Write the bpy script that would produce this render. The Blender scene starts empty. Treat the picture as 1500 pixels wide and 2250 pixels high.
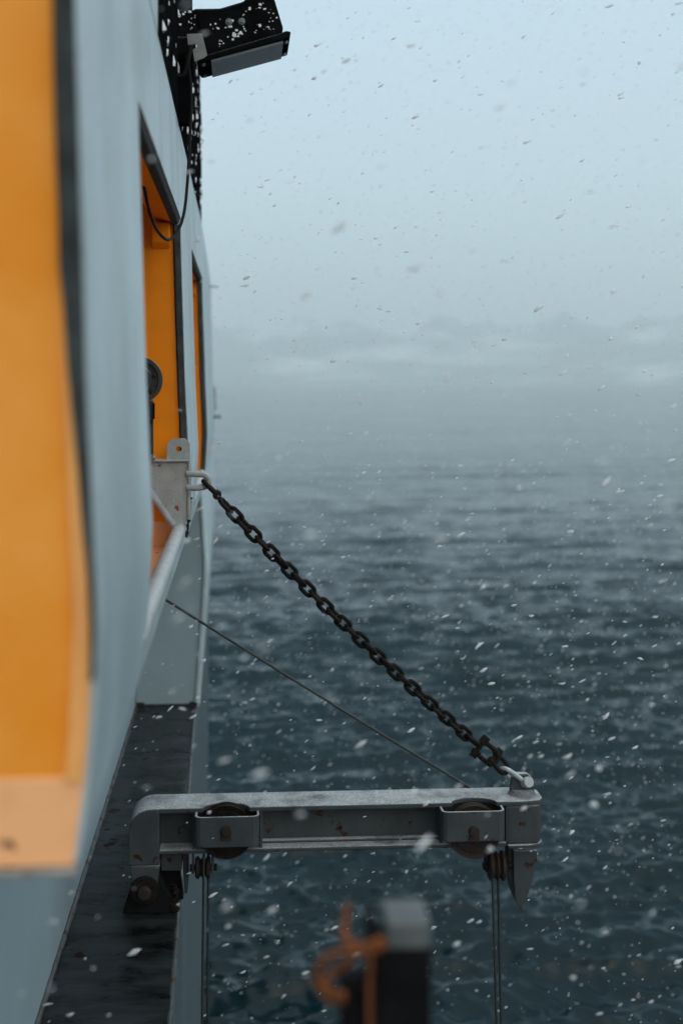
import bpy, math, random
import numpy as np
from mathutils import Vector, Matrix
random.seed(7); rng = np.random.default_rng(7)
S = bpy.context.scene; COL = S.collection
R = math.radians
# ------------------------------------------------------------ camera
# world: +Y runs forward along the ferry's side, +X is outboard, camera eye at the origin, sea 3.6 m below
F = 3125.0; HY = 835.0; VPX = 525.0
TH = math.atan((750 - VPX) / F)
SEA = -3.6
cam = bpy.data.cameras.new('camera'); camo = bpy.data.objects.new('camera', cam); COL.objects.link(camo)
camo.location = (0, 0, 0); camo.rotation_euler = (R(90), 0, -TH)
cam.sensor_fit = 'VERTICAL'; cam.sensor_height = 36; cam.lens = 50
cam.shift_y = -(1125 - HY) / 2250
cam.clip_start = 0.05; cam.clip_end = 20000
cam.dof.use_dof = True; cam.dof.focus_distance = 3.52; cam.dof.aperture_fstop = 2.8
S.camera = camo
# ------------------------------------------------------------ light
SUN_AZ, SUN_EL = math.atan2(0.42, -0.90), R(27)
w = bpy.data.worlds.new('World'); S.world = w; w.use_nodes = True
nt = w.node_tree; nt.nodes.clear()
out = nt.nodes.new('ShaderNodeOutputWorld')
sky = nt.nodes.new('ShaderNodeTexSky'); sky.sky_type = 'NISHITA'; sky.sun_disc = False
sky.sun_elevation = SUN_EL; sky.sun_rotation = SUN_AZ; sky.air_density = 1.0; sky.dust_density = 3.0
b1 = nt.nodes.new('ShaderNodeBackground'); b1.inputs[1].default_value = 0.05
nt.links.new(sky.outputs[0], b1.inputs[0])
# snow cloud cover: overcast luminance, one third at the horizon rising to the zenith
tc = nt.nodes.new('ShaderNodeTexCoord'); sx = nt.nodes.new('ShaderNodeSeparateXYZ')
nt.links.new(tc.outputs['Generated'], sx.inputs[0])
mr = nt.nodes.new('ShaderNodeMapRange'); mr.inputs[1].default_value = 0; mr.inputs[2].default_value = 1
mr.inputs[3].default_value = 0.80; mr.inputs[4].default_value = 1.02
nt.links.new(sx.outputs[2], mr.inputs[0])
b2 = nt.nodes.new('ShaderNodeBackground'); b2.inputs[0].default_value = (0.63, 0.78, 0.855, 1)
nt.links.new(mr.outputs[0], b2.inputs[1])
ad = nt.nodes.new('ShaderNodeAddShader')
nt.links.new(b1.outputs[0], ad.inputs[0]); nt.links.new(b2.outputs[0], ad.inputs[1]); nt.links.new(ad.outputs[0], out.inputs[0])
sl = bpy.data.lights.new('sun', 'SUN'); sl.energy = 1.5; sl.angle = R(155); sl.color = (1.0, 0.93, 0.83)
so = bpy.data.objects.new('sun', sl); COL.objects.link(so)
sd = Vector((math.sin(SUN_AZ) * math.cos(SUN_EL), math.cos(SUN_AZ) * math.cos(SUN_EL), math.sin(SUN_EL)))
so.rotation_euler = sd.to_track_quat('Z', 'Y').to_euler(); so.location = (5, -8, 12)
S.view_settings.view_transform = 'Standard'; S.view_settings.look = 'None'
S.view_settings.exposure = 0.02; S.view_settings.gamma = 1.0; S.view_settings.use_curve_mapping = False
S.cycles.use_denoising = True
S.cycles.max_bounces = 8; S.cycles.volume_bounces = 2
try: S.cycles.denoiser = 'OPENIMAGEDENOISE'
except Exception: pass

# ------------------------------------------------------------ helpers
def W(px, py, y):
    """a pixel of the photograph at the distance y along the ferry -> a point of the place"""
    a = (px - 750) / F
    x = y * (a * math.cos(TH) + math.sin(TH)) / (math.cos(TH) - a * math.sin(TH))
    d = y * math.cos(TH) + x * math.sin(TH)
    return Vector((x, y, (HY - py) / F * d))
def X(px, y): return W(px, HY, y).x
def Z(py, y, px=600): return W(px, py, y).z

class B:
    def __init__(s): s.v = []; s.f = []
    def add(s, vs, fs):
        n = len(s.v); s.v += [tuple(p) for p in vs]; s.f += [tuple(i + n for i in q) for q in fs]; return s
    def box(s, x0, x1, y0, y1, z0, z1):
        if x0 > x1: x0, x1 = x1, x0
        if z0 > z1: z0, z1 = z1, z0
        return s.add([(x, y, z) for x in (x0, x1) for y in (y0, y1) for z in (z0, z1)],
                     [(0, 1, 3, 2), (4, 6, 7, 5), (0, 4, 5, 1), (2, 3, 7, 6), (0, 2, 6, 4), (1, 5, 7, 3)])
    def prism(s, pts, axis, a, b):
        n = len(pts)
        def p3(p, t): return (p[0], t, p[1]) if axis == 'y' else ((p[0], p[1], t) if axis == 'z' else (t, p[0], p[1]))
        vs = [p3(p, a) for p in pts] + [p3(p, b) for p in pts]
        fs = [tuple(range(n)), tuple(range(2 * n - 1, n - 1, -1))] + [(i, i + n, (i + 1) % n + n, (i + 1) % n) for i in range(n)]
        return s.add(vs, fs)
    def tube(s, pts, r, seg=10, closed=False):
        pts = [Vector(p) for p in pts]; n = len(pts); rr = r if isinstance(r, (list, tuple)) else [r] * n
        T = []
        for i in range(n):
            a = pts[(i - 1) % n] if closed or i > 0 else pts[i]; c = pts[(i + 1) % n] if closed or i < n - 1 else pts[i]
            T.append((c - a).normalized())
        u = T[0].orthogonal().normalized(); vs = []
        for i in range(n):
            u = (u - T[i] * u.dot(T[i])).normalized(); w_ = T[i].cross(u)
            for k in range(seg):
                t = 2 * math.pi * k / seg
                vs.append(pts[i] + (u * math.cos(t) + w_ * math.sin(t)) * rr[i])
        fs = []
        for i in range(n if closed else n - 1):
            j = (i + 1) % n
            for k in range(seg):
                l = (k + 1) % seg
                fs.append((i * seg + k, i * seg + l, j * seg + l, j * seg + k))
        if not closed: fs += [tuple(range(seg - 1, -1, -1)), tuple((n - 1) * seg + k for k in range(seg))]
        return s.add(vs, fs)
    def lathe(s, c, axis, prof, seg=40):
        """prof: (radius, height along axis); caps closed where radius 0"""
        c = Vector(c); vs = []; fs = []; n = len(prof)
        for (r, h) in prof:
            for k in range(seg):
                t = 2 * math.pi * k / seg; a, b = r * math.cos(t), r * math.sin(t)
                vs.append(c + (Vector((a, h, b)) if axis == 'y' else Vector((h, a, b)) if axis == 'x' else Vector((a, b, h))))
        for i in range(n - 1):
            for k in range(seg):
                l = (k + 1) % seg; fs.append((i * seg + k, i * seg + l, (i + 1) * seg + l, (i + 1) * seg + k))
        fs += [tuple(range(seg - 1, -1, -1)), tuple((n - 1) * seg + k for k in range(seg))]
        return s.add(vs, fs)

def mk(name, b, mat, parent=None, bevel=0, smooth=False, label=None):
    me = bpy.data.meshes.new(name); me.from_pydata(b.v, [], b.f); me.update()
    bm_fix(me)
    if mat: me.materials.append(mat)
    o = bpy.data.objects.new(name, me); COL.objects.link(o)
    if parent:
        o.parent = parent
        if parent.type == 'EMPTY': o.location = -parent.location
    if bevel:
        m = o.modifiers.new('bevel', 'BEVEL'); m.width = bevel; m.segments = 2; m.limit_method = 'ANGLE'; m.angle_limit = R(35)
    if smooth:
        for p in me.polygons: p.use_smooth = True
        m = o.modifiers.new('split', 'EDGE_SPLIT'); m.split_angle = R(38)
    if label: o['label'] = label
    return o
import bmesh
def bm_fix(me):
    bm = bmesh.new(); bm.from_mesh(me); bmesh.ops.recalc_face_normals(bm, faces=bm.faces); bm.to_mesh(me); bm.free()
def thing(name, loc, label, cat, group=None):
    o = bpy.data.objects.new(name, None); o.location = loc; o.empty_display_size = 0.05; COL.objects.link(o)
    o['label'] = label; o['category'] = cat
    if group: o['group'] = group
    return o
def tag(o, label, cat, group=None):
    o['label'] = label; o['category'] = cat
    if group: o['group'] = group
    return o

def material(name, col, rough=0.5, metal=0.0, var=0.12, nscale=6.0, stretch=(1, 1, 1), bump=0.15, bscale=60.0,
             rust=0.0, rscale=9.0, rustcol=(0.16, 0.055, 0.015), snow=0.0, rvar=0.1, spec=0.5, col2=None, speck=0.0):
    m = bpy.data.materials.new(name); m.use_nodes = True; t = m.node_tree; N = t.nodes; L = t.links
    p = N['Principled BSDF']; p.inputs['Metallic'].default_value = metal
    p.inputs['Specular IOR Level'].default_value = spec
    tc = N.new('ShaderNodeTexCoord'); mp = N.new('ShaderNodeMapping'); mp.inputs['Scale'].default_value = stretch
    L.new(tc.outputs['Object'], mp.inputs[0])
    def noise(scale, detail=5, rough_=0.6, vec=None):
        n = N.new('ShaderNodeTexNoise'); n.inputs['Scale'].default_value = scale; n.inputs['Detail'].default_value = detail
        n.inputs['Roughness'].default_value = rough_; L.new(vec or mp.outputs[0], n.inputs['Vector']); return n
    def ramp(src, a, b):
        r = N.new('ShaderNodeMapRange'); r.interpolation_type = 'SMOOTHSTEP'; r.inputs[1].default_value = a; r.inputs[2].default_value = b
        L.new(src, r.inputs[0]); return r.outputs[0]
    def mix(f, a, b):
        x = N.new('ShaderNodeMix'); x.data_type = 'RGBA'
        if isinstance(f, (int, float)): x.inputs[0].default_value = f
        else: L.new(f, x.inputs[0])
        for i, c in ((6, a), (7, b)):
            if isinstance(c, tuple): x.inputs[i].default_value = (*c[:3], 1)
            else: L.new(c, x.inputs[i])
        return x.outputs[2]
    n1 = noise(nscale)
    f = ramp(n1.outputs[0], 0.3, 0.7)
    lo = tuple(max(0, c * (1 - var)) for c in col); hi = tuple(min(1, c * (1 + var)) for c in (col2 or col))
    c = mix(f, lo, hi)
    rr = N.new('ShaderNodeMapRange'); rr.inputs[3].default_value = max(0.02, rough - rvar); rr.inputs[4].default_value = min(1, rough + rvar)
    L.new(n1.outputs[0], rr.inputs[0]); ro = rr.outputs[0]
    if speck:
        ns = noise(140, 3, 0.5, tc.outputs['Object']); c = mix(ramp(ns.outputs[0], 0.66 - speck, 0.72 - speck), c, tuple(0.35 * k for k in col))
    if rust:
        n2 = noise(rscale, 8, 0.65, tc.outputs['Object']); th = 0.72 - 0.3 * rust
        rf = ramp(n2.outputs[0], th, th + 0.05)
        n3 = noise(45, 4, 0.6, tc.outputs['Object'])
        rc = mix(ramp(n3.outputs[0], 0.35, 0.7), tuple(k * 0.28 for k in rustcol), rustcol)
        c = mix(rf, c, rc)
        a = N.new('ShaderNodeMix'); L.new(rf, a.inputs[0]); L.new(ro, a.inputs[2]); a.inputs[3].default_value = 0.85; ro = a.outputs[0]
    if snow:
        g = N.new('ShaderNodeNewGeometry'); sp = N.new('ShaderNodeSeparateXYZ'); L.new(g.outputs['Normal'], sp.inputs[0])
        up = ramp(sp.outputs[2], 0.25, 0.95); n4 = noise(260, 6, 0.7, tc.outputs['Object']); n5 = noise(14, 4, 0.6, tc.outputs['Object'])
        mu = N.new('ShaderNodeMath'); mu.operation = 'MULTIPLY'; L.new(up, mu.inputs[0])
        L.new(ramp(n4.outputs[0], 0.46 - 0.6 * snow, 0.92 - 0.4 * snow), mu.inputs[1])
        m2 = N.new('ShaderNodeMath'); m2.operation = 'MULTIPLY'; L.new(mu.outputs[0], m2.inputs[0]); L.new(ramp(n5.outputs[0], 0.15, 0.62), m2.inputs[1])
        c = mix(m2.outputs[0], c, (0.72, 0.74, 0.75))
    L.new(c, p.inputs['Base Color']); L.new(ro, p.inputs['Roughness'])
    if bump:
        nb = noise(bscale, 4, 0.6); bu = N.new('ShaderNodeBump'); bu.inputs['Strength'].default_value = bump; bu.inputs['Distance'].default_value = 0.004
        L.new(nb.outputs[0], bu.inputs['Height']); L.new(bu.outputs[0], p.inputs['Normal'])
    return m

M = {}
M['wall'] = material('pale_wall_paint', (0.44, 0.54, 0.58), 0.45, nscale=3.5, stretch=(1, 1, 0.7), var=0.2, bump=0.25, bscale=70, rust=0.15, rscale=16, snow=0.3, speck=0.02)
M['hull'] = material('hull_paint', (0.095, 0.125, 0.14), 0.35, nscale=4, stretch=(6, 3, 0.2), var=0.25, bump=0.1, bscale=30, rust=0.2, rscale=5)
M['lower'] = material('dimmed_wall_paint', (0.26, 0.34, 0.375), 0.55, nscale=2, var=0.07, bump=0.12, bscale=70, rust=0.14, rscale=7)  # pale wall colour taken darker, vignette low in the frame put into the paint
M['orange'] = material('orange_paint', (0.97, 0.275, 0.002), 0.42, spec=0.25, nscale=7, var=0.08, bump=0.12, bscale=30, rust=0.17, rscale=22, rustcol=(0.20, 0.06, 0.01))
M['lit_orange'] = material('lit_orange_paint', (0.99, 0.31, 0.014), 0.5, spec=0.15, nscale=4, var=0.10, bump=0.15, bscale=25, rust=0.06, rscale=11, col2=(0.99, 0.36, 0.065))  # copy of the orange, made paler for the stronger light on the end panel
M['trim'] = material('pale_orange_trim', (0.98, 0.42, 0.12), 0.5, nscale=12, var=0.1, bump=0.2)
M['glow_cream'] = material('orange_glow_cream_paint', (0.95, 0.45, 0.20), 0.5, nscale=9, var=0.08, bump=0.2, bscale=60, rust=0.32, rscale=16)  # pale paint with the glow from the orange panels mixed into its colour
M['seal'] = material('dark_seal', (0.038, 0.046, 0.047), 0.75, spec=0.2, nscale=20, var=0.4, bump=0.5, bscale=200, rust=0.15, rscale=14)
M['inner'] = material('cabin_grey', (0.40, 0.42, 0.42), 0.6)
M['deck'] = material('wet_dark_ledge', (0.006, 0.007, 0.0075), 0.32, spec=0.10, nscale=7, stretch=(0.8, 1.8, 1), var=0.9, col2=(0.016, 0.019, 0.020), bump=0.35, bscale=22, rust=0.35, rscale=9, rustcol=(0.022, 0.011, 0.006), rvar=0.25)
M['davit'] = material('davit_paint', (0.046, 0.055, 0.060), 0.55, spec=0.25, nscale=10, var=0.2, bump=0.3, bscale=120, rust=0.40, rscale=26, rustcol=(0.07, 0.025, 0.01), snow=0.42)
M['iron'] = material('rusty_iron', (0.009, 0.007, 0.006), 0.6, spec=0.15, metal=0.0, nscale=60, var=0.5, bump=0.8, bscale=220, rust=0.55, rscale=60, rustcol=(0.045, 0.017, 0.008))
M['rust'] = material('rusted_wheel', (0.018, 0.0105, 0.007), 0.75, metal=0.1, nscale=40, var=0.5, bump=0.5, bscale=150, rust=0.5, rscale=30, rustcol=(0.05, 0.019, 0.009))
M['black'] = material('black_painted_metal', (0.006, 0.0065, 0.007), 0.7, spec=0.0, nscale=20, var=0.4, bump=0.2, bscale=80, snow=0.25)
M['cable'] = material('black_cable', (0.004, 0.004, 0.004), 0.6, spec=0.15, bump=0)
M['wire'] = material('steel_wire', (0.045, 0.05, 0.05), 0.45, metal=0.6, nscale=300, var=0.4, bump=0.4, bscale=500)
M['steel'] = material('galvanised_steel', (0.20, 0.21, 0.21), 0.45, metal=0.5, nscale=30, rust=0.1)
M['glass'] = material('lamp_glass', (0.10, 0.115, 0.12), 0.18, nscale=14, var=0.25, bump=0.1, bscale=50)
M['snow'] = material('snow_flakes', (0.88, 0.90, 0.92), 0.8, var=0.04, bump=0)
M['post'] = material('dark_post_paint', (0.006, 0.006, 0.0065), 0.7, spec=0.1, nscale=20, var=0.4, rust=0.15, snow=0.0)
M['cap'] = material('worn_post_cap', (0.10, 0.11, 0.112), 0.6, nscale=25, var=0.3, rust=0.15)
M['rope'] = material('orange_rope', (0.16, 0.042, 0.004), 0.8, nscale=80, var=0.3, bump=0.8, bscale=300)
M['pale_paint'] = material('white_eye_paint', (0.33, 0.36, 0.37), 0.5, nscale=30, rust=0.30, rscale=28, rustcol=(0.22, 0.07, 0.015), bump=0.4, bscale=150, snow=0.3)

M['air_snow'] = M['snow'].copy(); M['air_snow'].name = 'lacy_flakes'
_t = M['air_snow'].node_tree; _p = _t.nodes['Principled BSDF']; _tr = _t.nodes.new('ShaderNodeBsdfTransparent'); _mx = _t.nodes.new('ShaderNodeMixShader')
_mx.inputs[0].default_value = 0.45; _t.links.new(_p.outputs[0], _mx.inputs[1]); _t.links.new(_tr.outputs[0], _mx.inputs[2])
_t.links.new(_mx.outputs[0], _t.nodes['Material Output'].inputs['Surface'])
# ------------------------------------------------------------ sea
def smoothrand(n): return rng.standard_normal(n)
def build_sea():
    caz = TH                                   # view azimuth from +Y towards +X
    fine = np.linspace(-R(19), R(19), 400) + caz
    rest = np.linspace(caz + R(19), caz - R(19) + 2 * math.pi, 90)[1:-1]
    az = np.concatenate([fine, rest]); nc = len(az)
    f2 = F * 0.455
    ys = np.linspace(3.6 * f2 / 6.5, 3.6 * f2 / 3500., 760)     # image rows below the horizon
    r = 3.6 * f2 / ys; r = np.concatenate([[1.5, 3.0, 5.0], r[r > 6]]); nr = len(r)
    rr, aa = np.meshgrid(r, az, indexing='ij')
    x = rr * np.sin(aa); y = rr * np.cos(aa)
    step = np.gradient(r)[:, None] * np.ones_like(aa)
    z = np.zeros_like(x); dx = np.zeros_like(x); dy = np.zeros_like(x)
    wind = R(100)                                # crests lie nearly across the view
    for lam0, amp0, n, spread in ((6.0, 0.022, 4, 8), (2.3, 0.0115, 7, 9), (1.15, 0.0098, 12, 10), (0.62, 0.0080, 16, 13), (0.35, 0.0058, 20, 18), (0.20, 0.0036, 24, 25), (0.12, 0.0020, 24, 34)):
        for _ in range(n):
            lam = lam0 * math.exp(rng.normal(0, 0.22)); k = 2 * math.pi / lam
            d = wind + R(rng.normal(0, spread)); kx, ky = k * math.cos(d), k * math.sin(d)
            ph = rng.uniform(0, 2 * math.pi); a = amp0 * rng.uniform(0.5, 1.2)
            damp = np.clip((lam / step - 1.1) / 1.6, 0, 1)
            t = kx * x + ky * y + ph
            z += a * damp * np.cos(t); q = 0.4 * a * damp
            dx -= q * math.cos(d) * np.sin(t); dy -= q * math.sin(d) * np.sin(t)
    # gusts: patches of rougher and calmer water
    v = np.stack([x + dx, y + dy, SEA + z], -1).reshape(-1, 3)
    c0 = len(v); v = np.vstack([v, [[0, 0, SEA]]])
    i = np.arange(nr - 1)[:, None] * nc; j = np.arange(nc)[None, :]; j2 = (j + 1) % nc
    q = np.stack([i + j, i + j2, i + nc + j2, i + nc + j], -1).reshape(-1, 4)[:, ::-1]
    tri = np.stack([np.full(nc, c0), (np.arange(nc) + 1) % nc, np.arange(nc)], -1)
    me = bpy.data.meshes.new('sea')
    nq, ntr = len(q), len(tri)
    me.vertices.add(len(v)); me.vertices.foreach_set('co', v.astype(np.float32).ravel())
    me.loops.add(nq * 4 + ntr * 3); me.loops.foreach_set('vertex_index', np.concatenate([q.ravel(), tri.ravel()]).astype(np.int32))
    me.polygons.add(nq + ntr)
    me.polygons.foreach_set('loop_start', np.concatenate([np.arange(nq) * 4, nq * 4 + np.arange(ntr) * 3]).astype(np.int32))
    me.polygons.foreach_set('use_smooth', np.ones(nq + ntr, bool))
    me.update(calc_edges=True); me.validate()
    o = bpy.data.objects.new('sea', me); COL.objects.link(o); o['kind'] = 'structure'
    m = bpy.data.materials.new('sea_water'); m.use_nodes = True; t = m.node_tree; N = t.nodes; L = t.links
    p = N['Principled BSDF']; p.inputs['Base Color'].default_value = (0.0005, 0.015, 0.021, 1); p.inputs['IOR'].default_value = 1.33
    p.inputs['Roughness'].default_value = 0.10; p.inputs['Specular IOR Level'].default_value = 0.33
    tc = N.new('ShaderNodeTexCoord')
    prev = None
    for sc, st, di, stretch in ((1.8, 0.8, 0.042, (0.4, 1.3, 1)), (6.0, 0.7, 0.02, (0.4, 1.4, 1)), (16.0, 0.6, 0.010, (0.5, 1.2, 1))):
        mp = N.new('ShaderNodeMapping'); mp.inputs['Scale'].default_value = stretch; L.new(tc.outputs['Object'], mp.inputs[0])
        n = N.new('ShaderNodeTexNoise'); n.inputs['Scale'].default_value = sc; n.inputs['Detail'].default_value = 4; L.new(mp.outputs[0], n.inputs[0])
        b = N.new('ShaderNodeBump'); b.inputs['Strength'].default_value = st; b.inputs['Distance'].default_value = di; L.new(n.outputs[0], b.inputs['Height'])
        if prev: L.new(prev.outputs[0], b.inputs['Normal'])
        prev = b
    vec = prev.outputs[0]
    for sc, k, stretch in ((2.6, 0.26, (0.45, 1.0, 1)), (0.22, 0.20, (0.35, 1.0, 1))):
        mp = N.new('ShaderNodeMapping'); mp.inputs['Scale'].default_value = stretch; L.new(tc.outputs['Object'], mp.inputs[0])
        n = N.new('ShaderNodeTexNoise'); n.inputs['Scale'].default_value = sc; n.inputs['Detail'].default_value = 3; L.new(mp.outputs[0], n.inputs[0])
        sb = N.new('ShaderNodeVectorMath'); sb.operation = 'SUBTRACT'; L.new(n.outputs['Color'], sb.inputs[0]); sb.inputs[1].default_value = (0.5, 0.5, 0.5)
        ml = N.new('ShaderNodeVectorMath'); ml.operation = 'MULTIPLY'; L.new(sb.outputs[0], ml.inputs[0]); ml.inputs[1].default_value = (k * .6, k * 1.6, 0)
        a_ = N.new('ShaderNodeVectorMath'); a_.operation = 'ADD'; L.new(vec, a_.inputs[0]); L.new(ml.outputs[0], a_.inputs[1]); vec = a_.outputs[0]
    nn = N.new('ShaderNodeVectorMath'); nn.operation = 'NORMALIZE'; L.new(vec, nn.inputs[0]); L.new(nn.outputs[0], p.inputs['Normal'])
    me.materials.append(m)
build_sea()

# ------------------------------------------------------------ hills on the far shore
def build_hills():
    na, nr = 220, 40
    az = np.linspace(-R(32), R(40), na); u = np.linspace(0, 1, nr)
    ridge = np.zeros(na)
    for fr, am in ((3, .25), (7, .2), (15, .11), (31, .06), (63, .035), (110, .02)):
        ridge += am * np.sin(fr * az * 2.2 + rng.uniform(0, 6))
    ridge = 112 + 18 * ridge / 0.5
    vs = []
    rel = rng.standard_normal((nr, na)); 
    for _ in range(2): rel = (rel + np.roll(rel, 1, 0) + np.roll(rel, 1, 1) + np.roll(rel, -1, 1)) / 4
    for i in range(nr):
        t = u[i]; prof = math.sin(min(1, t / 0.7) * math.pi / 2) ** 1.3 if t < 0.7 else math.cos((t - .7) / .3 * 1.2)
        r = 2700 + 600 * t
        for j in range(na):
            rj = r + 60 * math.sin(az[j] * 11) + 30 * math.sin(az[j] * 29 + 1)
            h = ridge[j] * prof * (1 + 0.35 * rel[i, j] * (0.2 + t)) - 2
            vs.append((rj * math.sin(az[j]), rj * math.cos(az[j]), SEA + h))
    fs = [(i * na + j, i * na + j + 1, (i + 1) * na + j + 1, (i + 1) * na + j) for i in range(nr - 1) for j in range(na - 1)]
    m = material('snowy_shore', (0.03, 0.04, 0.04), 0.9, nscale=0.02, var=0.3, bump=0)
    t = m.node_tree; N = t.nodes; L = t.links; p = N['Principled BSDF']
    tc = N.new('ShaderNodeTexCoord'); n = N.new('ShaderNodeTexNoise'); n.inputs['Scale'].default_value = 0.0085; n.inputs['Detail'].default_value = 6
    mp = N.new('ShaderNodeMapping'); mp.inputs['Scale'].default_value = (0.6, 1, 2.2)
    L.new(tc.outputs['Object'], mp.inputs[0]); L.new(mp.outputs[0], n.inputs[0])
    mr = N.new('ShaderNodeMapRange'); mr.inputs[1].default_value = 0.50; mr.inputs[2].default_value = 0.68; L.new(n.outputs[0], mr.inputs[0])
    mx = N.new('ShaderNodeMix'); mx.data_type = 'RGBA'; mx.inputs[6].default_value = (0.05, 0.065, 0.065, 1); mx.inputs[7].default_value = (0.80, 0.82, 0.84, 1)
    L.new(mr.outputs[0], mx.inputs[0]); L.new(mx.outputs[2], p.inputs['Base Color'])
    me = bpy.data.meshes.new('hills'); me.from_pydata(vs, [], fs); me.update(); bm_fix(me)
    for q in me.polygons: q.use_smooth = True
    me.materials.append(m); o = bpy.data.objects.new('hills', me); COL.objects.link(o); o['kind'] = 'structure'
build_hills()

# ------------------------------------------------------------ ferry
LEDGE = -1.31; BOT = -0.418; TOP = 0.60
Y0, YA, YB, YC, YD, YP, YE = 1.25, 2.02, 3.50, 4.28, 5.56, 5.73, 9.0      # bay end, window edges, step, end
WB, WT = -0.365, 0.395
KN = ((LEDGE, -.155), (-.75, -.117), (BOT, -.139), (-.33, -.127), (-.2, -.121), (0, -.130), (.3, -.139), (TOP, -.146), (2, -.15))
def XW(z, y=3.0):
    for (z0, x0), (z1, x1) in zip(KN, KN[1:]):
        if z <= z1: x = x0 + (x1 - x0) * max(0, (z - z0)) / (z1 - z0); break
    return x - 0.03 * max(0, (y - 5.6) / 3.4)
ferry = thing('ferry', (-0.4, 1.25, LEDGE), 'pale blue grey ferry side with orange lined window openings and dark ledge', 'ferry')
def lin(a, b, n): return [a + (b - a) * i / (n - 1) for i in range(n)]
def wall_sheet(ysl, zsl, skip):
    b = B(); ny, nz = len(ysl), len(zsl)
    for t in (0, 0.02):
        b.v += [(XW(z, y) - t, y, z) for y in ysl for z in zsl]
    n = ny * nz; keep = set()
    for i in range(ny - 1):
        for j in range(nz - 1):
            yc, zc = (ysl[i] + ysl[i + 1]) / 2, (zsl[j] + zsl[j + 1]) / 2
            if not skip(yc, zc): keep.add((i, j))
    for (i, j) in keep:
        a, c, d, e = i * nz + j, (i + 1) * nz + j, (i + 1) * nz + j + 1, i * nz + j + 1
        b.f.append((a, c, d, e)); b.f.append((a + n, e + n, d + n, c + n))
        for (di, dj, p, q) in ((-1, 0, e, a), (1, 0, c, d), (0, -1, a, c), (0, 1, d, e)):
            if (i + di, j + dj) not in keep: b.f.append((q, p, p + n, q + n))
    return b
ysl = sorted(set(lin(Y0, YA, 6) + lin(YA, YB, 8) + lin(YB, YC, 4) + lin(YC, YD, 6) + [YP] + lin(YP, YE, 8)))
zsl = sorted(set([BOT, WB, -.3, -.25, -.2, -.1, 0, .1, .2, .3, WT, .5, TOP]))
inwin = lambda y, z: WB < z < WT and (YA < y < YB or YC < y < YD)
mk('upper_wall', wall_sheet(ysl, zsl, inwin), M['wall'], ferry, smooth=True)
mk('end_wall', wall_sheet(lin(YP, YE, 8), lin(LEDGE, BOT - 0.003, 7), lambda y, z: False), M['wall'], ferry, smooth=True)

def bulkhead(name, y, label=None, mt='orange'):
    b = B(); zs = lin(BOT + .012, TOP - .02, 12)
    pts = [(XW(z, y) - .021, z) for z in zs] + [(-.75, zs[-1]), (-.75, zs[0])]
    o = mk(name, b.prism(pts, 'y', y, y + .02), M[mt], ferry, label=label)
    zs2 = lin(BOT - .004, -.345, 4)
    k = mk('kick_plate', B().prism([(XW(z, y) - (.004 if y < 2 else .024), z) for z in zs2] + [(-.74, zs2[-1]), (-.74, zs2[0])], 'y', y - .0015, y + .004), M['glow_cream'], o, bevel=.002)
    return o
ep = bulkhead('end_panel', Y0, 'orange end panel with pale rust-edged strip along its foot', 'lit_orange')
bulkhead('bulkhead', YB); bulkhead('bulkhead', YD)
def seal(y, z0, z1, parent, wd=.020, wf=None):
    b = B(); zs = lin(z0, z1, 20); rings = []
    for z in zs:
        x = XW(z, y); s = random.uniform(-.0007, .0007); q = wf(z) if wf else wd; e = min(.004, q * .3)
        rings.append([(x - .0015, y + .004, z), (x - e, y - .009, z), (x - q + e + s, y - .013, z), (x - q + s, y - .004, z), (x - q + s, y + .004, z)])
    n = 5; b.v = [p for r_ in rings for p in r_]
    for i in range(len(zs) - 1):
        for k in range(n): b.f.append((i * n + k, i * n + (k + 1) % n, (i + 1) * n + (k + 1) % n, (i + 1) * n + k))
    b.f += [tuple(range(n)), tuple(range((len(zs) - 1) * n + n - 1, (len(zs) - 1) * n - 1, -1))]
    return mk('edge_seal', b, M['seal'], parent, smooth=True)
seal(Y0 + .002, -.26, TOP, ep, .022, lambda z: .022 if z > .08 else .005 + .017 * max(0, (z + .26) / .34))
b = B()
for z in lin(-.348, .10, 14):
    x = XW(z, Y0); b.v += [(x - .003, Y0 + .006, z), (x - .006, Y0 - .005, z), (x - .021, Y0 - .005, z), (x - .021, Y0 + .006, z)]
for i in range(13):
    for k in range(4): b.f.append((i * 4 + k, i * 4 + (k + 1) % 4, (i + 1) * 4 + (k + 1) % 4, (i + 1) * 4 + k))
b.f += [(3, 2, 1, 0), (52, 53, 54, 55)]
mk('corner_trim', b, M['trim'], ep, smooth=True)
M['rusty_lip'] = material('rusty_lip', (0.30, 0.27, 0.24), 0.7, nscale=30, var=0.3, rust=0.62, rscale=24, rustcol=(0.30, 0.085, 0.012), bump=0.6)
mk('lower_lip', B().box(-.74, XW(BOT) - .001, Y0 - .010, Y0 + .01, BOT - .010, BOT - .0045), M['rusty_lip'], ep, bevel=.002)
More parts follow.
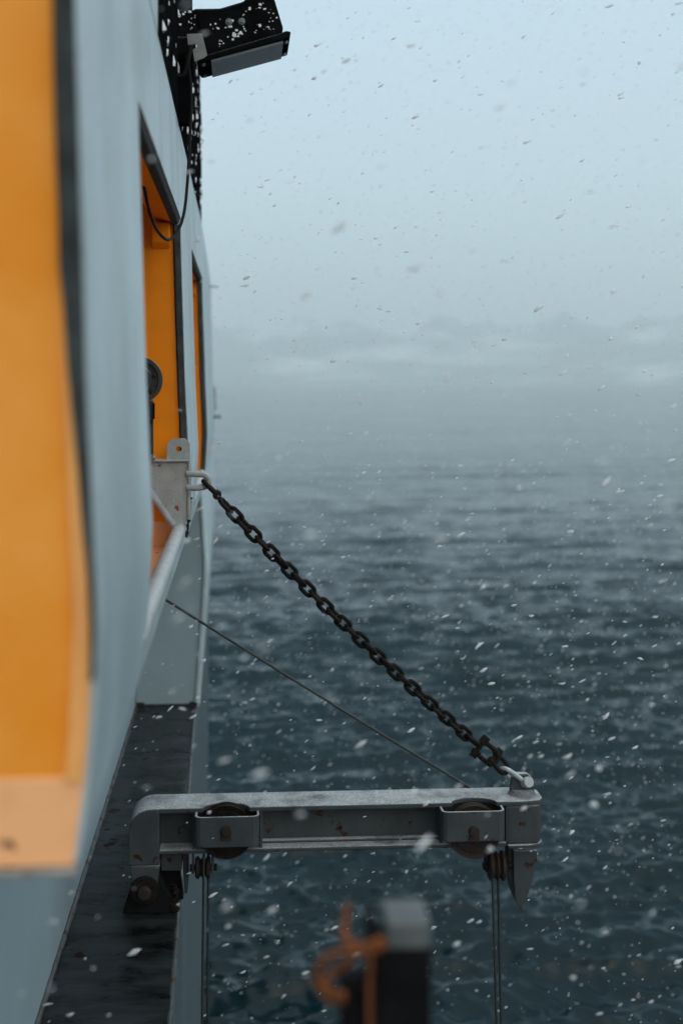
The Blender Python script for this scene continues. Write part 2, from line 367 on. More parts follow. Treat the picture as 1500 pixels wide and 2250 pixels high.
for (ya, yb) in ((YA, YB), (YC, YD)):
    x = XW(WT, yb)
    win = mk('window_header', B().prism([(x - .021, WT - .012), (x - .021, WT + .06), (x - .075, WT + .06), (x - .075, WT + .005)], 'y', ya + .003, yb - .003), M['orange'], ferry, bevel=.003)
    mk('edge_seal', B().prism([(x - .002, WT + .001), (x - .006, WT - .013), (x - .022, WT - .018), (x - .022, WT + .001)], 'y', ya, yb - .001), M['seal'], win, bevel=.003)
    mk('corner_gusset', B().prism([(yb - .030, WT - .013), (yb - .002, WT - .013), (yb - .002, WT - .075), (yb - .022, WT - .06)], 'x', x - .07, x - .026), M['orange'], win, bevel=.003)
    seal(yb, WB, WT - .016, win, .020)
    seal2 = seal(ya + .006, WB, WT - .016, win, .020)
    xs = XW(WB, yb)
    sl_ = mk('sill_rail', B().tube([(xs - .012, ya - .05, WB + .004), (xs - .012, (ya + yb) / 2, WB + .003), (xs - .012, yb - .06, WB + .004)], .0165, 14), M['pale_paint'], ferry, smooth=True)
mk('upper_wall_top', B().box(XW(TOP) - .03, XW(TOP) - .001, Y0, 2.60, TOP + .0305, 1.0), M['wall'], ferry)
mk('cabin_floor', B().box(-.75, XW(BOT) - .022, Y0 + .02, YE - .1, BOT, BOT + .012), M['glow_cream'], ferry)
mk('back_wall', B().box(-.80, -.752, Y0, YE - .02, BOT - .01, TOP), M['inner'], ferry)
mk('roof', B().prism([(XW(TOP, 3) - .002, Y0 - .01), (XW(TOP, 5.6) - .002, 5.6), (XW(TOP, YE) - .002, YE), (-1.4, YE), (-1.4, Y0 - .01)], 'z', TOP + .002, TOP + .03), M['wall'], ferry)
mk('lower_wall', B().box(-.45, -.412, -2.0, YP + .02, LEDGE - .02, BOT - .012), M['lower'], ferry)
mk('soffit_plate', B().box(-.80, XW(BOT) - .021, Y0 + .02, YE - .1, BOT - .010, BOT - .002), M['wall'], ferry)
# dark ledge with its worn outer edge
def xl(y):
    kn = ((-3, -.12), (0, -.12), (2.9, -.139), (3.5, -.147), (5.73, -.173), (9.0, -.20))
    for (a, p), (c, q) in zip(kn, kn[1:]):
        if y <= c: return p + (q - p) * (y - a) / (c - a)
yl = lin(-2, YE, 60)
b = B(); nx = 14; dz = rng.normal(0, .0016, (len(yl), nx))
for i, y in enumerate(yl):
    for k in range(nx):
        b.v.append((-.412 + (xl(y) + .412) * k / (nx - 1), y, LEDGE + dz[i, k]))
for i in range(len(yl) - 1):
    for k in range(nx - 1): b.f.append((i * nx + k, i * nx + k + 1, (i + 1) * nx + k + 1, (i + 1) * nx + k))
led = mk('ledge', b, M['deck'], ferry, smooth=True)
M['edge'] = material('worn_ledge_edge', (0.05, 0.055, 0.055), 0.5, nscale=30, var=0.5, rust=0.5, rscale=14, rustcol=(0.11, 0.04, 0.015), bump=0.5)
mk('edge_strip', B().tube([(xl(y) - .001 + random.uniform(-.0012, .0012), y, LEDGE - .003) for y in yl], .0065, 8), M['edge'], led, smooth=True)
mk('weld_bead', B().tube([(-.409, y, LEDGE + .003) for y in lin(-2, YP, 160)], [.007 * random.uniform(.7, 1.3) for _ in range(160)], 8), M['edge'], led, smooth=True)
b = B()
for y in yl:
    b.v += [(xl(y), y, LEDGE - .005), (xl(y) + .006, y, LEDGE - .10), (xl(y) + .004, y, LEDGE - 1.2), (xl(y) - .05, y, -6.0)]
for i in range(len(yl) - 1):
    for k in range(3): b.f.append((i * 4 + k, i * 4 + k + 1, (i + 1) * 4 + k + 1, (i + 1) * 4 + k))
mk('hull_side', b, M['hull'], ferry, smooth=True)
mk('hull_end', B().box(-1.2, xl(YE) - .06, YE - .02, YE, -6.0, LEDGE - .01), M['hull'], ferry)
mk('end_face', B().box(-1.2, XW(0, YE) - .03, YE - .02, YE, LEDGE, TOP), M['wall'], ferry)
# step panel facing aft, standing on the ledge
zs = lin(LEDGE + .012, BOT - .014, 8)
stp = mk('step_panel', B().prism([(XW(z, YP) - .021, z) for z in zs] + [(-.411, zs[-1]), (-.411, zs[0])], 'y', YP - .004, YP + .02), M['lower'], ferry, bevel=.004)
mk('rim', B().tube([(XW(z, YP) - .012, YP - .006, z) for z in lin(LEDGE + .02, BOT - .014, 16)], .012, 10), M['wall'], stp, smooth=True)
for xa in (-.395, -.185): mk('foot_plate', B().box(xa - .012, xa + .018, YP - .012, YP + .0, LEDGE + .001, LEDGE + .022), M['rust'], stp, bevel=.002)
# small fittings far along the wall
for (z, y, r_) in ((-.21, 8.2, .012), (.55, 8.4, .006)):
    x = XW(z, y); mk('wall_fitting', B().lathe((x, y, z), 'x', [(r_, -.005), (r_, .012), (r_ * .6, .014), (r_ * .6, .03), (r_, .032), (r_, .04)], 16), M['steel'], ferry, smooth=True)
mk('wall_fitting', B().tube([(XW(z, 8.1) + .012, 8.1, z) for z in (-.17, -.1, -.04)], .006, 8), M['pale_paint'], ferry, smooth=True)

# ------------------------------------------------------------ black slatted screen on the wall top
scr = thing('wind_screen', (-.17, 4.1, TOP + .03), 'black slatted screen standing on top of the pale wall, snow stuck to it', 'screen')
y = 2.62; k = 0
while y < 5.78:
    wd = min(.19, 5.79 - y); top = 1.9 if y < 3.9 else 1.16 if y < 4.8 else 1.13
    dx_ = random.uniform(-.006, .006); xa = XW(TOP) - .002 + dx_
    zz = lin(TOP + .031, top, 6); bb = B()
    for z in zz:
        j = random.uniform(-.002, .002); bb.v += [(xa + j, y, z), (xa + j + random.uniform(0, .004), y + wd * .5, z), (xa + j, y + wd - .012, z), (xa + j - .025, y + wd - .012, z), (xa + j - .025, y, z)]
    for i in range(5):
        for q in range(5): bb.f.append((i * 5 + q, i * 5 + (q + 1) % 5, (i + 1) * 5 + (q + 1) % 5, (i + 1) * 5 + q))
    bb.f += [(4, 3, 2, 1, 0), (25, 26, 27, 28, 29)]
    mk('slat', bb, M['black'], scr, bevel=.002)
    y += wd; k += 1
for z in (.75, 1.05): mk('rail', B().box(XW(TOP) - .05, XW(TOP) - .03, 2.62, 5.78, z - .015, z + .015), M['black'], scr)
bb = B()
def blob(b, c, r, sc=(1, 1, 1), rot=None):
    t = (1 + 5 ** .5) / 2
    vs = [(-1, t, 0), (1, t, 0), (-1, -t, 0), (1, -t, 0), (0, -1, t), (0, 1, t), (0, -1, -t), (0, 1, -t), (t, 0, -1), (t, 0, 1), (-t, 0, -1), (-t, 0, 1)]
    fs = [(0, 11, 5), (0, 5, 1), (0, 1, 7), (0, 7, 10), (0, 10, 11), (1, 5, 9), (5, 11, 4), (11, 10, 2), (10, 7, 6), (7, 1, 8), (3, 9, 4), (3, 4, 2), (3, 2, 6), (3, 6, 8), (3, 8, 9), (4, 9, 5), (2, 4, 11), (6, 2, 10), (8, 6, 7), (9, 8, 1)]
    o = []
    for p in vs:
        q = Vector(p).normalized() * r * random.uniform(.5, 1.35); q = Vector((q.x * sc[0], q.y * sc[1], q.z * sc[2]))
        if rot: q = rot @ q
        o.append(Vector(c) + q)
    b.add(o, fs)
for _ in range(230):
    yy = random.uniform(2.7, 5.75); zz = random.uniform(TOP + .05, 1.12 if yy > 3.9 else 1.6)
    blob(bb, (XW(TOP) - .001, yy, zz), random.uniform(.003, .012), (.7, 1.5, 1.2))
o = mk('stuck_snow', bb, M['snow'], scr); o['kind'] = 'stuff'

# ------------------------------------------------------------ floodlight on the screen
yf, yb_ = 3.42, 3.60
fl = thing('floodlight', W(430, 100, yf), 'black floodlight with snow flecks tilted down from the wall top', 'floodlight')
def poly(pl, y): return [(W(a, c, y).x, W(a, c, y).z) for a, c in pl]
body = mk('housing', B().prism(poly([(441, 78), (456, 120), (612, 74), (623, 62), (600, -14), (560, -22), (534, 1), (484, 16), (425, 17)], yf), 'y', yf + .006, yb_ - .006), M['black'], fl, bevel=.005)
for (a, c) in ((503, 47), (531, 46)):
    p = W(a, c, yf); mk('screw', B().lathe((p.x, yf + .006, p.z), 'y', [(.0085, 0), (.0085, -.002), (.0065, -.003), (.0062, -.001), (.004, -.001), (.0035, -.006), (0.001, -.007)], 20), M['steel'], body, smooth=True)
fr = mk('front_frame', B().prism(poly([(430, 124), (440, 137), (636, 84), (639, 70), (628, 68), (618, 73), (456, 121)], yf), 'y', yf - .004, yb_ + .004), M['black'], fl, bevel=.003)
g0 = W(463, 130.5, yf); g1 = W(621, 88, yf)
d = (g1 - g0).normalized(); nrm = Vector((-d.z, 0, d.x))
gl = [(g0.x, g0.z), (g1.x, g1.z), ((g1 - nrm * .006).x, (g1 - nrm * .006).z), ((g0 - nrm * .006).x, (g0 - nrm * .006).z)]
mk('lens_glass', B().prism(gl, 'y', yf + .004, yb_ - .004), M['glass'], fr)
for px_ in (447, 629):
    for yy in (yf + .02, yb_ - .03):
        p = W(px_, 137 - (px_ - 440) * .27 + 1.0, yf); mk('screw', B().lathe((p.x, yy, p.z), 'z', [(.004, -.005), (.004, .004)], 12), M['steel'], fr)
mk('yoke', B().prism(poly([(411, 76), (444, 74), (456, 122), (449, 128), (428, 136), (424, 110), (433, 104), (432, 97), (414, 100)], yf), 'y', yf - .005, yf + .001), M['steel'], fl)
mk('mount_arm', B().prism(poly([(366, 18), (432, 18), (440, 76), (413, 80), (368, 80)], yf), 'y', yf + .01, yf + .09), M['black'], fl, bevel=.006)
mk('junction_box', B().prism(poly([(374, 80), (414, 80), (414, 120), (376, 122)], yf), 'y', yf - .004, yf + .06), M['black'], fl, bevel=.006)
mk('upright', B().box(X(367, yf), X(419, yf), yf + .095, yf + .14, TOP + .03, 1.25), M['black'], fl, bevel=.004)

bb = B()
for (a, c_, n_) in ((400, 30, 9), (418, 50, 8), (440, 30, 6), (505, 52, 5), (520, 75, 8), (538, 67, 8), (580, 15, 7), (585, 62, 6), (600, 35, 6), (490, 95, 6), (560, 60, 5), (385, 55, 6), (470, 60, 4), (545, 20, 4)):
    for _ in range(n_):
        p = W(a + random.gauss(0, 9), c_ + random.gauss(0, 6), yf); p.y = yf + (.006 if a > 440 else .010)
        blob(bb, p, random.choice((.001, .0014, .002, .0034)) * random.uniform(.7, 1.3), (1.2, .35, 1.1))
o = mk('stuck_snow', bb, M['snow'], fl); o['kind'] = 'stuff'
# hanging cables
def spline(pts, n=10):
    P = [Vector(p) for p in pts]; P = [2 * P[0] - P[1]] + P + [2 * P[-1] - P[-2]]; o = []
    for i in range(1, len(P) - 2):
        for k in range(n):
            t = k / n; a, b, c, d = P[i - 1:i + 3]
            o.append(.5 * ((2 * b) + (c - a) * t + (2 * a - 5 * b + 4 * c - d) * t * t + (3 * b - a - 3 * c + d) * t ** 3))
    return o + [P[-2]]
cb = mk('power_cable', B().tube(spline([W(410, 122, 3.40), W(417, 165, 3.40), W(420, 230, 3.40), W(417, 310, 3.38), W(412, 400, 3.36), W(405, 465, 3.32), W(392, 505, 3.26), W(370, 527, 3.18), W(345, 505, 3.08), W(328, 462, 2.98), W(315, 405, 2.9), W(303, 360, 2.82)]), .0036, 10), M['cable'], smooth=True)
tag(cb, 'thin black power cable hanging in a loop across the window opening', 'cable')
for nm, pl, lab in (('lamp_lead', [W(383, 118, 3.405), W(383, 145, 3.40), W(388, 162, 3.40), W(397, 168, 3.40), W(407, 158, 3.40), W(414, 130, 3.40), W(420, 100, 3.405)], 'short thick black lead looping under the floodlight junction box'),):
    tag(mk(nm, B().tube(spline(pl), .0055, 10), M['cable'], smooth=True), lab, 'cable')

# ------------------------------------------------------------ hand winch inside the window
yw = 3.34
hw = thing('winch_wheel', W(320, 1010, yw), 'round grey rust-spotted winch wheel on a thin post in the window opening', 'winch')
c = W(306, 835, yw)
wh = mk('wheel', B().lathe(c, 'y', [(.010, -.012), (.030, -.012), (.032, -.004), (.044, -.004), (.046, -.012), (.0545, -.012), (.0545, .012), (.01, .012)], 48), M['davit'], hw, smooth=True)
for k in range(6):
    t = k * math.pi / 3 + .3; mk('bolt', B().lathe(c + Vector((.037 * math.cos(t), -.004, .037 * math.sin(t))), 'y', [(.0055, 0), (.0055, -.006), (.003, -.007)], 6), M['rust'], wh)
mk('hub', B().lathe(c, 'y', [(.012, -.012), (.012, -.03), (.006, -.034)], 20), M['rust'], wh, smooth=True)
pt = mk('post', B().box(X(322, yw), X(337, yw), yw + .0, yw + .012, Z(1012, yw), Z(880, yw)), M['davit'], hw, bevel=.001)
mk('stiffener', B().box(X(337, yw) + .0002, X(340, yw), yw - .008, yw + .012, Z(920, yw), Z(885, yw)), M['black'], pt)
mk('nut', B().lathe(W(335, 1006, yw - .01), 'y', [(.008, .01), (.008, -.006), (.004, -.009)], 6), M['steel'], pt)

# ------------------------------------------------------------ chain bracket in the window corner
yk = 3.44
br = thing('chain_bracket', W(415, 1150, yk), 'pale painted gusset plate in window corner with lug and eye for the chain', 'bracket')
mk('plate', B().prism(poly([(300, 1013), (417, 1013), (416, 1100), (412, 1152), (388, 1163), (383, 1156), (332, 1082), (300, 1040)], yk), 'y', yk, yk + .012), M['pale_paint'], br, bevel=.003)
mk('top_flange', B().box(X(326, yk), X(419, yk), yk - .012, yk + .05, Z(1013, yk), Z(1013, yk) + .004), M['pale_paint'], br, bevel=.0015)
mk('edge_pipe', B().tube([W(318, 1066, yk), W(332, 1084, yk), W(360, 1124, yk), W(383, 1158, yk)], .0085, 12), M['pale_paint'], br, smooth=True)
# lug with a through hole
def holed(pl, hc, hr, y0, y1, n=24):
    """ring of quads between an outline (resampled by angle) and a round hole, extruded along y"""
    b = B(); outl = []; inn = []; m_ = len(pl)
    for k in range(n):
        t = 2 * math.pi * k / n; d = (math.cos(t), math.sin(t)); best = None
        for i in range(m_):
            p, q = pl[i], pl[(i + 1) % m_]; ex, ez = q[0] - p[0], q[1] - p[1]; den = d[0] * ez - d[1] * ex
            if abs(den) < 1e-12: continue
            s = ((p[0] - hc[0]) * ez - (p[1] - hc[1]) * ex) / den; u = ((p[0] - hc[0]) * d[1] - (p[1] - hc[1]) * d[0]) / den
            if s > 0 and -1e-6 <= u <= 1 + 1e-6 and (best is None or s < best): best = s
        outl.append((hc[0] + d[0] * best, hc[1] + d[1] * best)); inn.append((hc[0] + d[0] * hr, hc[1] + d[1] * hr))
    for y in (y0, y1): b.v += [(p[0], y, p[1]) for p in outl] + [(p[0], y, p[1]) for p in inn]
    for k in range(n):
        l = (k + 1) % n
        b.f += [(k, l, n + l, n + k), (2 * n + k, 3 * n + k, 3 * n + l, 2 * n + l), (k, 2 * n + k, 2 * n + l, l), (n + k, n + l, 3 * n + l, 3 * n + k)]
    return b
h = W(393, 986.5, yk)
mk('lug', holed(poly([(367, 1014), (367, 977), (378, 964), (406, 963), (417, 974), (418, 1014)], yk), (h.x, h.z), .0067, yk + .002, yk + .010, 48), M['pale_paint'], br)
mk('eye', B().tube(spline([W(410, 1040, yk - .002), W(432, 1042, yk - .004), W(448, 1043, yk - .004), W(457, 1050, yk - .004), W(459, 1057, yk - .004), W(455, 1066, yk - .004), W(446, 1070, yk - .004), W(430, 1072, yk - .004), W(410, 1071, yk - .002)], 6), .0076, 12), M['pale_paint'], br, smooth=True)

wz = lin(Z(1016, yk), Z(1140, yk), 26)
mk('weld_bead', B().tube([(X(416, yk) + random.uniform(-.001, .001), yk - .002, z) for z in wz], [random.uniform(.0035, .0062) for _ in wz], 8), M['pale_paint'], br, smooth=True)
wz = lin(Z(1092, yk), Z(1180, yk), 18)
mk('rust_run', B().tube([(X(415, yk) + .005 + random.uniform(-.001, .001) - .0006 * i, yk + .004, z) for i, z in enumerate(wz)], [random.uniform(.002, .0055) for _ in wz], 8), M['rust'], br, smooth=True)

# ------------------------------------------------------------ davit arm
YN, YF_ = 3.50, 3.625
dv = thing('davit_arm', W(318, 2008, 3.56), 'grey steel davit arm with rust chips reaching out over the water', 'davit')
ZT = Z(1770, YN, 700); ZB = Z(1870, YN, 700)
xs0, xs1 = X(335, YN), X(1196, YN)
sh = [(497, 1828), (1041, 1828)]
pl = [(xs0, YF_), (xs0, YN)]
for (a, _) in sh:
    cx = X(a, YN)
    pl += [(cx - .056 * math.cos(t), YN + .040 * math.sin(t)) for t in lin(0, math.pi, 15)]
pl += [(X(1150, YN), YN), (X(1186, YN), YN + .008), (xs1, YN + .03), (xs1, YF_ - .03), (X(1180, YN), YF_)]
mk('top_flange', B().prism(pl, 'z', ZT - .012, ZT), M['davit'], dv, bevel=.0025)
mk('web', B().box(X(345, YN), X(1114, YN), 3.556, 3.568, ZB + .009, ZT - .0125), M['davit'], dv)
mk('bottom_flange', B().box(X(345, YN), X(1112, YN), YN, YF_, ZB, ZB + .010), M['davit'], dv, bevel=.0025)
mk('root_fillet', B().box(X(575, YN), X(968, YN), 3.535, 3.555, ZB + .0101, ZB + .018), M['davit'], dv, bevel=.004)
# bent leg
arc = [(X(335, YN), ZT + .0003)]
cx, cz, rr_ = X(333, YN), ZT - .052, .055
arc = [(cx + rr_ * math.cos(t), cz + .0523 * math.sin(t)) for t in lin(math.pi, math.pi / 2, 9)]
leg = [(X(283, YN), Z(1903, YN, 300)), (X(283, YN) - .001, cz)] + arc[1:] + [(X(351, YN), ZT + .0003), (X(351, YN), Z(1903, YN, 300))]
mk('leg', B().prism(leg, 'y', YN - .001, YF_ + .001), M['davit'], dv, bevel=.004)
mk('lower_leg', B().prism(poly([(286, 1903), (290, 1945), (300, 1975), (336, 1975), (346, 1945), (352, 1903)], YN), 'y', YN + .002, YF_ - .03), M['davit'], dv, bevel=.004)
pc = W(318, 1957, YN)
hg = mk('hinge_boss', B().lathe(pc, 'y', [(.030, .12), (.036, .1), (.036, -.004), (.033, -.008), (.030, -.008), (.029, -.014), (.01, -.014)], 40), M['iron'], dv, smooth=True)
mk('pin', B().lathe(pc, 'y', [(.0165, -.012), (.0165, -.022), (.013, -.026), (.004, -.0265)], 32), M['rust'], hg, smooth=True)
mk('base_lug', B().prism(poly([(268, 2012), (392, 2012), (356, 1940), (345, 1922), (300, 1922), (288, 1950)], YN), 'y', YN + .012, YN + .045), M['post'], dv, bevel=.003)
mk('base_lug', B().prism(poly([(276, 2010), (400, 2010), (386, 1905), (352, 1880), (300, 1922)], YN), 'y', YN + .10, YN + .14), M['post'], dv, bevel=.003)
mk('stop_block', B().prism(poly([(352, 1872), (398, 1872), (398, 1925), (352, 1925)], YN), 'y', YN + .035, YN + .12), M['davit'], dv, bevel=.003)
mk('guard_plate', B().prism(poly([(399, 1868), (412, 1868), (413, 1945), (410, 1982), (404, 1984), (400, 1930)], YN), 'y', YN + .06, YN + .11), M['davit'], dv, bevel=.002)
bb = B()
for k in range(26): blob(bb, W(random.uniform(377, 392), 1945 + k * 2.3, YN + random.uniform(.0, .03)), random.uniform(.004, .008))
mk('rust_crust', bb, M['iron'], dv)
# sheaves behind bent straps
ys_ = 3.452
for i, (a, cpy) in enumerate(sh):
    c = W(a, cpy, YN); c.y = 3.512
    top = .066
    pw = mk('sheave', B().lathe(c, 'y', [(.012, -.017), (.050, -.017), (.052, -.013), (.060, -.013), (.066, -.017), (.066, -.012), (.058, -.004), (.058, .004), (.066, .012), (.066, .017), (.012, .017)], 56), M['rust'] if i else M['iron'], dv, smooth=True)
    l, r_ = ((427, 573) if i == 0 else (970, 1113))
    x0, x1 = X(l, ys_), X(r_ - 3, ys_); z0, z1 = Z(1860, ys_), Z(1793, ys_)
    pts = [(x0 + .001, 3.555), (x0 + .001, ys_ + .014), (x0 + .006, ys_ + .004), (x0 + .014, ys_), (x1 - .014, ys_), (x1 - .006, ys_ + .004), (x1, ys_ + .014), (x1, 3.555),
           (x1 - .006, 3.555), (x1 - .006, ys_ + .014), (x1 - .015, ys_ + .006), (x0 + .015, ys_ + .006), (x0 + .007, ys_ + .014), (x0 + .007, 3.555)]
    st = mk('strap', B().prism(pts, 'z', z0, z1), M['davit'], dv, bevel=.0018)
    q = W(a, 1826, ys_)
    mk('axle_pin', B().lathe((q.x, ys_, q.z), 'y', [(.0135, .004), (.0135, -.006), (.0115, -.009), (.003, -.0095)], 24), M['rust'], st, smooth=True)
    mk('keeper', B().box(q.x - .0125, q.x + .012, ys_ - .006, ys_ + .001, q.z - .021, q.z - .012), M['rust'], st, bevel=.001)
    for xx in (X(l, YN) - .001, X(r_ + 1, YN)): mk('stiffener', B().box(xx - .003, xx + .003, YN + .003, 3.5555, ZB + .0102, ZT - .0122), M['davit'], dv)
# second sheave on the far side, its top above the flange
c2 = W(1024, 1790, YF_); c2.y = YF_ + .022
mk('sheave', B().lathe(c2, 'y', [(.01, -.015), (.05, -.015), (.062, -.016), (.054, -.004), (.054, .004), (.062, .016), (.05, .015), (.01, .015)], 48), M['rust'], dv, smooth=True)
mk('axle_pin', B().lathe(c2, 'y', [(.011, -.06), (.011, .03)], 20), M['rust'], dv, smooth=True)
# nose box, top eye, hook
xa, xb = X(1115, YN), X(1193, YN)
mk('nose_box', B().prism([(xa, YN + .004), (X(1182, YN), YN + .004), (xb, YN + .03), (xb, YF_ - .03), (X(1182, YN), YF_ - .004), (xa, YF_ - .004)], 'z', ZB + .004, ZT - .0122), M['davit'], dv, bevel=.004)
mk('nose_plate', B().prism([(xa, YN - .002), (X(1160, YN), YN - .002), (X(1186, YN), YN + .010), (xs1, YN + .03), (xs1, YF_ - .03), (X(1182, YN), YF_), (xa, YF_)], 'z', ZB - .004, ZB + .0035), M['davit'], dv, bevel=.0025)
ye = 3.555
eh = W(1146, 1722, ye)
mk('top_lug', B().prism(poly([(1120, 1757), (1121, 1733), (1125, 1708), (1133, 1700), (1158, 1700), (1170, 1710), (1173, 1735), (1175, 1757)], ye), 'y', ye, ye + .02), M['davit'], dv, bevel=.003)
mk('weld_collar', B().lathe((W(1147, 1757, ye).x, ye + .01, ZT), 'z', [(.036, 0), (.032, .006), (.028, .012)], 24), M['davit'], dv, smooth=True)
mk('hook_plate', B().prism(poly([(1127, 1869), (1180, 1869), (1179, 1895), (1168, 1940), (1155, 1980), (1148, 1988), (1153, 2003), (1147, 2006), (1140, 1995), (1131, 1978), (1128, 1930)], 3.53), 'y', 3.53, 3.546), M['davit'], dv, bevel=.0025)
mk('hook_plate', B().prism(poly([(1119, 1869), (1135, 1869), (1134, 1985), (1126, 1960), (1120, 1935)], 3.53), 'y', 3.550, 3.60), M['davit'], dv, bevel=.0025)
# guide pulleys below
for (a, cpy, rad, hw_) in ((446, 1906, .027, .019), (1090, 1902, .037, .022)):
    c = W(a, cpy, 3.54)
    prof = [(.008, -hw_), (rad * .8, -hw_), (rad, -hw_ * .8), (rad, -hw_ * .55), (rad * .72, -hw_ * .3), (rad * .95, -hw_ * .05), (rad * .95, hw_ * .05), (rad * .72, hw_ * .3), (rad, hw_ * .55), (rad, hw_ * .8), (rad * .8, hw_), (.008, hw_)]
    gp = mk('guide_pulley', B().lathe(c, 'x', prof, 36), M['rust'], dv, smooth=True)
    mk('axle_pin', B().lathe(c, 'x', [(.009, -hw_ - .013), (.009, hw_ + .016)], 6), M['iron'], gp)
    for s in (-1, 1):
        xx = c.x + s * (hw_ + .005)
        mk('cheek', B().box(xx - .003, xx + .003, 3.528, 3.556, c.z - .012, ZB - .001), M['davit'] if a < 600 else M['iron'], gp, bevel=.002)

# ------------------------------------------------------------ wire ropes
def wire(nm, pts, label, group=None, r=.0032): return tag(mk(nm, B().tube(pts, r, 10), M['wire'], smooth=True), label, 'wire', group)
pa = c2 + Vector((0.018, 0, .059)); pbq = W(352, 1310, 3.64)
ext = W(330, 1296, 3.66)
wire('hoist_wire', spline([ext, W(372, 1322.5, YF_ + .02), W(700, 1528, YF_ + .022), pa], 8), 'thin steel wire running diagonally from wall down to the arm sheave', r=.0036)
for (a, b2_, yy, lab) in ((448, 444, 3.515, 'left one of the two thin wires hanging beneath inner sheave'), (458, 456, 3.562, 'right one of the two thin wires hanging beneath inner sheave'),
                         (1081, 1090, 3.505, 'left one of the two thin wires hanging beneath outer sheave'), (1093, 1100, 3.575, 'right one of the two thin wires hanging beneath outer sheave')):
    p0 = W(a, 1872 if a < 600 else 1930, yy); p1 = W(b2_, 2250, yy); dr = (p1 - p0) / (p0.z - p1.z)
    wire('hoist_wire', [p0, p1, p0 + dr * (p0.z - (SEA - .3))], lab, 'wires hanging from the davit arm')

# ------------------------------------------------------------ chain
ch = thing('chain', W(1146, 1722, ye), 'dark rusty chain stretched from window bracket to the davit arm tip', 'chain')
A0, A1 = W(486, 1100, yk - .004), W(1046, 1634, 3.553)
nl = 29; pit = (A1 - A0).length / nl
hl, hw_, dr_ = .5 * (pit + .0106), .0116, .0054
def ring(hl, hw, n=8):
    s = hl - hw; o = []
    for t in lin(-math.pi / 2, math.pi / 2, n): o.append((s + hw * math.cos(t), hw * math.sin(t), 0))
    for t in lin(math.pi / 2, 3 * math.pi / 2, n): o.append((-s + hw * math.cos(t), hw * math.sin(t), 0))
    return o
lm = None
ax = (A1 - A0).normalized(); up = Vector((0, 1, 0)); up = (up - ax * up.dot(ax)).normalized(); side = ax.cross(up)
def place(o, c, ax_, roll, parent):
    u = Vector((0, 1, 0)); u = (u - ax_ * u.dot(ax_)).normalized(); s = u.cross(ax_)
    ca, sa = math.cos(roll), math.sin(roll)
    yv = s * ca + u * sa; zv = ax_.cross(yv)
    m = Matrix((ax_, yv, zv)).transposed().to_4x4(); m.translation = c - parent.location; o.matrix_basis = m
base_link = None
sag = lambda t: -.016 * 4 * t * (1 - t)
for k in range(nl):
    t0, t1 = k / nl, (k + 1) / nl
    p0 = A0.lerp(A1, t0) + Vector((0, 0, sag(t0))); p1 = A0.lerp(A1, t1) + Vector((0, 0, sag(t1)))
    if base_link is None:
        o = base_link = mk('link', B().tube(ring(hl, hw_), dr_, 9, True), M['iron'], ch, smooth=True)
    else:
        o = base_link.copy(); COL.objects.link(o); o.parent = ch
    tw = .35 * math.sin(k * .55 + 1) + random.uniform(-.15, .15)
    place(o, (p0 + p1) / 2, (p1 - p0).normalized(), (math.pi / 2 if k % 2 == 0 else 0) + tw, ch)
# upper shackle: bow through the eye, big pin through the first link
def shackle(p_bow, p_pin, wdt, rad, mat, pin_axis_roll, pin_r, head, label=None):
    ax_ = (p_pin - p_bow); ln = ax_.length; h = wdt / 2
    pts = [(ln, -h, 0), (ln * .55, -h * 1.08, 0), (h * .9, -h, 0), (h * .25, -h * .7, 0), (0, 0, 0), (h * .25, h * .7, 0), (h * .9, h, 0), (ln * .55, h * 1.08, 0), (ln, h, 0)]
    o = mk('shackle', B().tube(spline(pts, 5), rad, 10), mat, ch, smooth=True, label=label)
    place(o, p_bow, ax_.normalized(), pin_axis_roll, ch)
    for s in (-1, 1): mk('eye_boss', B().tube([(ln, s * (h - rad), 0), (ln, s * (h + rad), 0)], rad * 1.9, 14), mat, o, smooth=True)
    b = B().tube([(ln, -h - head, 0), (ln, h + head, 0)], pin_r, 14)
    b.tube([(ln, -h - head - .004, 0), (ln, -h - rad - .001, 0)], pin_r * 1.6, 12); b.tube([(ln, h + rad + .001, 0), (ln, h + head + .004, 0)], pin_r * 1.7, 10)
    mk('pin', b, mat, o, smooth=True)
    return o
shackle(W(447, 1057, yk - .004), W(477, 1087, yk - .004), .024, .0056, M['iron'], math.pi / 2, .0062, .012)
shackle(W(1090, 1672, 3.553), W(1053, 1641, 3.553), .034, .0062, M['iron'], 0.15, .0062, .010, 'dark bolted shackle at lower end of the chain')
shackle(W(1113, 1696, 3.556), W(1085, 1664, 3.556), .026, .0058, M['iron'], 0.5, .0055, .009)
shackle(W(1103, 1689, 3.562), W(1146, 1722, 3.565), .034, .0060, M['pale_paint'], 1.05, .0085, .014, 'pale painted shackle bolted to the arm lug')

# ------------------------------------------------------------ foreground post with orange rope
yp = 1.18
ps = thing('outboard_post', (X(885, yp), yp, -1.36), 'dark square post with pale worn cap, close at bottom of view', 'post')
x0, x1 = X(828, yp), X(948, yp); zt = Z(2024, yp, 885)
mk('shaft', B().box(x0, x1, yp, yp + .05, -1.36, zt - .024), M['post'], ps, bevel=.003)
mk('cap', B().box(x0 + .008, x1 - .001, yp - .002, yp + .052, zt - .0235, zt), M['cap'], ps, bevel=.003)
mk('side_flange', B().box(x0 - .006, x0 - .0005, yp - .004, yp + .05, -1.3, zt + .002), M['post'], ps, bevel=.002)
mk('cleat', B().box(x0 - .030, x0 - .0065, yp + .008, yp + .030, zt - .5, zt - .050), M['post'], ps, bevel=.003)
mk('foot_bar', B().box(-.16, x1, yp - .01, yp + .06, -1.40, -1.361), M['post'], ps, bevel=.003)
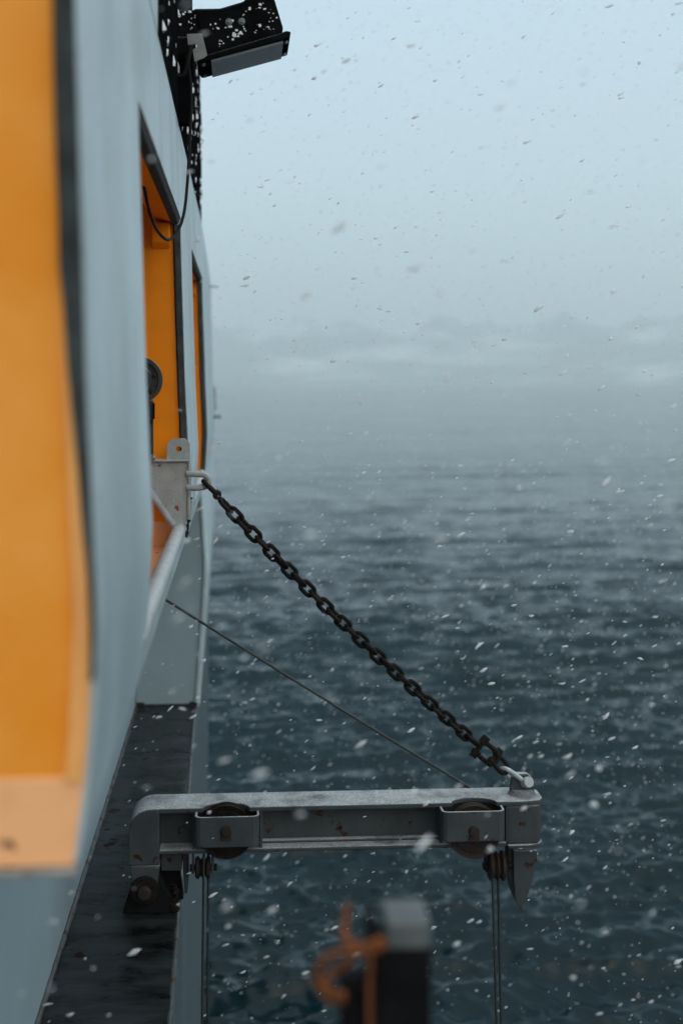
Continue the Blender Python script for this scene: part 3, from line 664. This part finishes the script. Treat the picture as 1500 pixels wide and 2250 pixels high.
rp = [W(a, c_, yp + dy_) for a, c_, dy_ in ((765, 1985, 0), (758, 2030, -.005), (762, 2068, -.01), (800, 2078, -.012), (835, 2066, -.012), (840, 2080, -.010), (800, 2090, -.012), (750, 2092, -.01), (712, 2108, -.004), (696, 2140, .0), (700, 2170, .004), (725, 2195, .0), (748, 2200, -.006), (752, 2185, -.01), (725, 2178, -.006), (708, 2160, 0), (730, 2140, .01), (775, 2110, -.008))]
tag(mk('rope', B().tube(spline(rp, 8), .0034, 10), M['rope'], smooth=True), 'loop of orange rope tied round the dark post', 'rope')
rp2 = [W(a, c_, yp - .006) for a, c_ in ((812, 2075), (813, 2120), (811, 2180), (812, 2270), (811, 2420))]
tag(mk('rope', B().tube(spline(rp2, 6), .0022, 8), M['rope'], smooth=True), 'thin orange line hanging down the edge of the dark post', 'rope')

# ------------------------------------------------------------ falling snow
bb = B(); n = 0
while n < 20000:
    d = 13.0 * random.random() ** 0.42
    if d < 1.25: continue
    az = TH + random.uniform(-R(21), R(21)); el = random.uniform(-R(27), R(20))
    p = Vector((d * math.sin(az), d * math.cos(az), d * math.tan(el)))
    if p.z < SEA + .4: continue
    if p.y < 9.3 and (p.x < -.40 or p.z < LEDGE + .01 and p.x < -.1 or p.z > BOT - .03 and p.x < -.095 or p.y > 5.6 and p.x < -.08): continue
    dirv = Vector((1, random.uniform(-.4, .4), .5 + random.gauss(0, .28))).normalized()
    rot = dirv.to_track_quat('X', 'Z').to_matrix()
    s = min(.0055, .0015 * math.exp(random.gauss(.2, .55))); el_ = random.uniform(1.2, 3.2)
    blob(bb, p, s, (el_, .8, .8), rot); n += 1
me = bpy.data.meshes.new('falling_snow'); me.from_pydata(bb.v, [], bb.f); me.materials.append(M['air_snow'])
for q in me.polygons: q.use_smooth = True
o = bpy.data.objects.new('falling_snow', me); COL.objects.link(o); o['kind'] = 'stuff'; o['label'] = 'wet snowflakes drifting through the air'

# ------------------------------------------------------------ haze
me = bpy.data.meshes.new('haze'); hb = B().box(-4000, 4000, -4000, 4000, SEA - 1.5, SEA + 185); me.from_pydata(hb.v, [], hb.f); bm_fix(me)
m = bpy.data.materials.new('snow_haze'); m.use_nodes = True; t = m.node_tree
for nd in list(t.nodes): t.nodes.remove(nd)
mo = t.nodes.new('ShaderNodeOutputMaterial'); pv = t.nodes.new('ShaderNodeVolumePrincipled')
pv.inputs['Color'].default_value = (0.89, 0.98, 1.0, 1); pv.inputs['Density'].default_value = 0.00082; pv.inputs['Anisotropy'].default_value = 0.2
t.links.new(pv.outputs[0], mo.inputs['Volume']); me.materials.append(m)
o = bpy.data.objects.new('haze', me); COL.objects.link(o); o['kind'] = 'stuff'
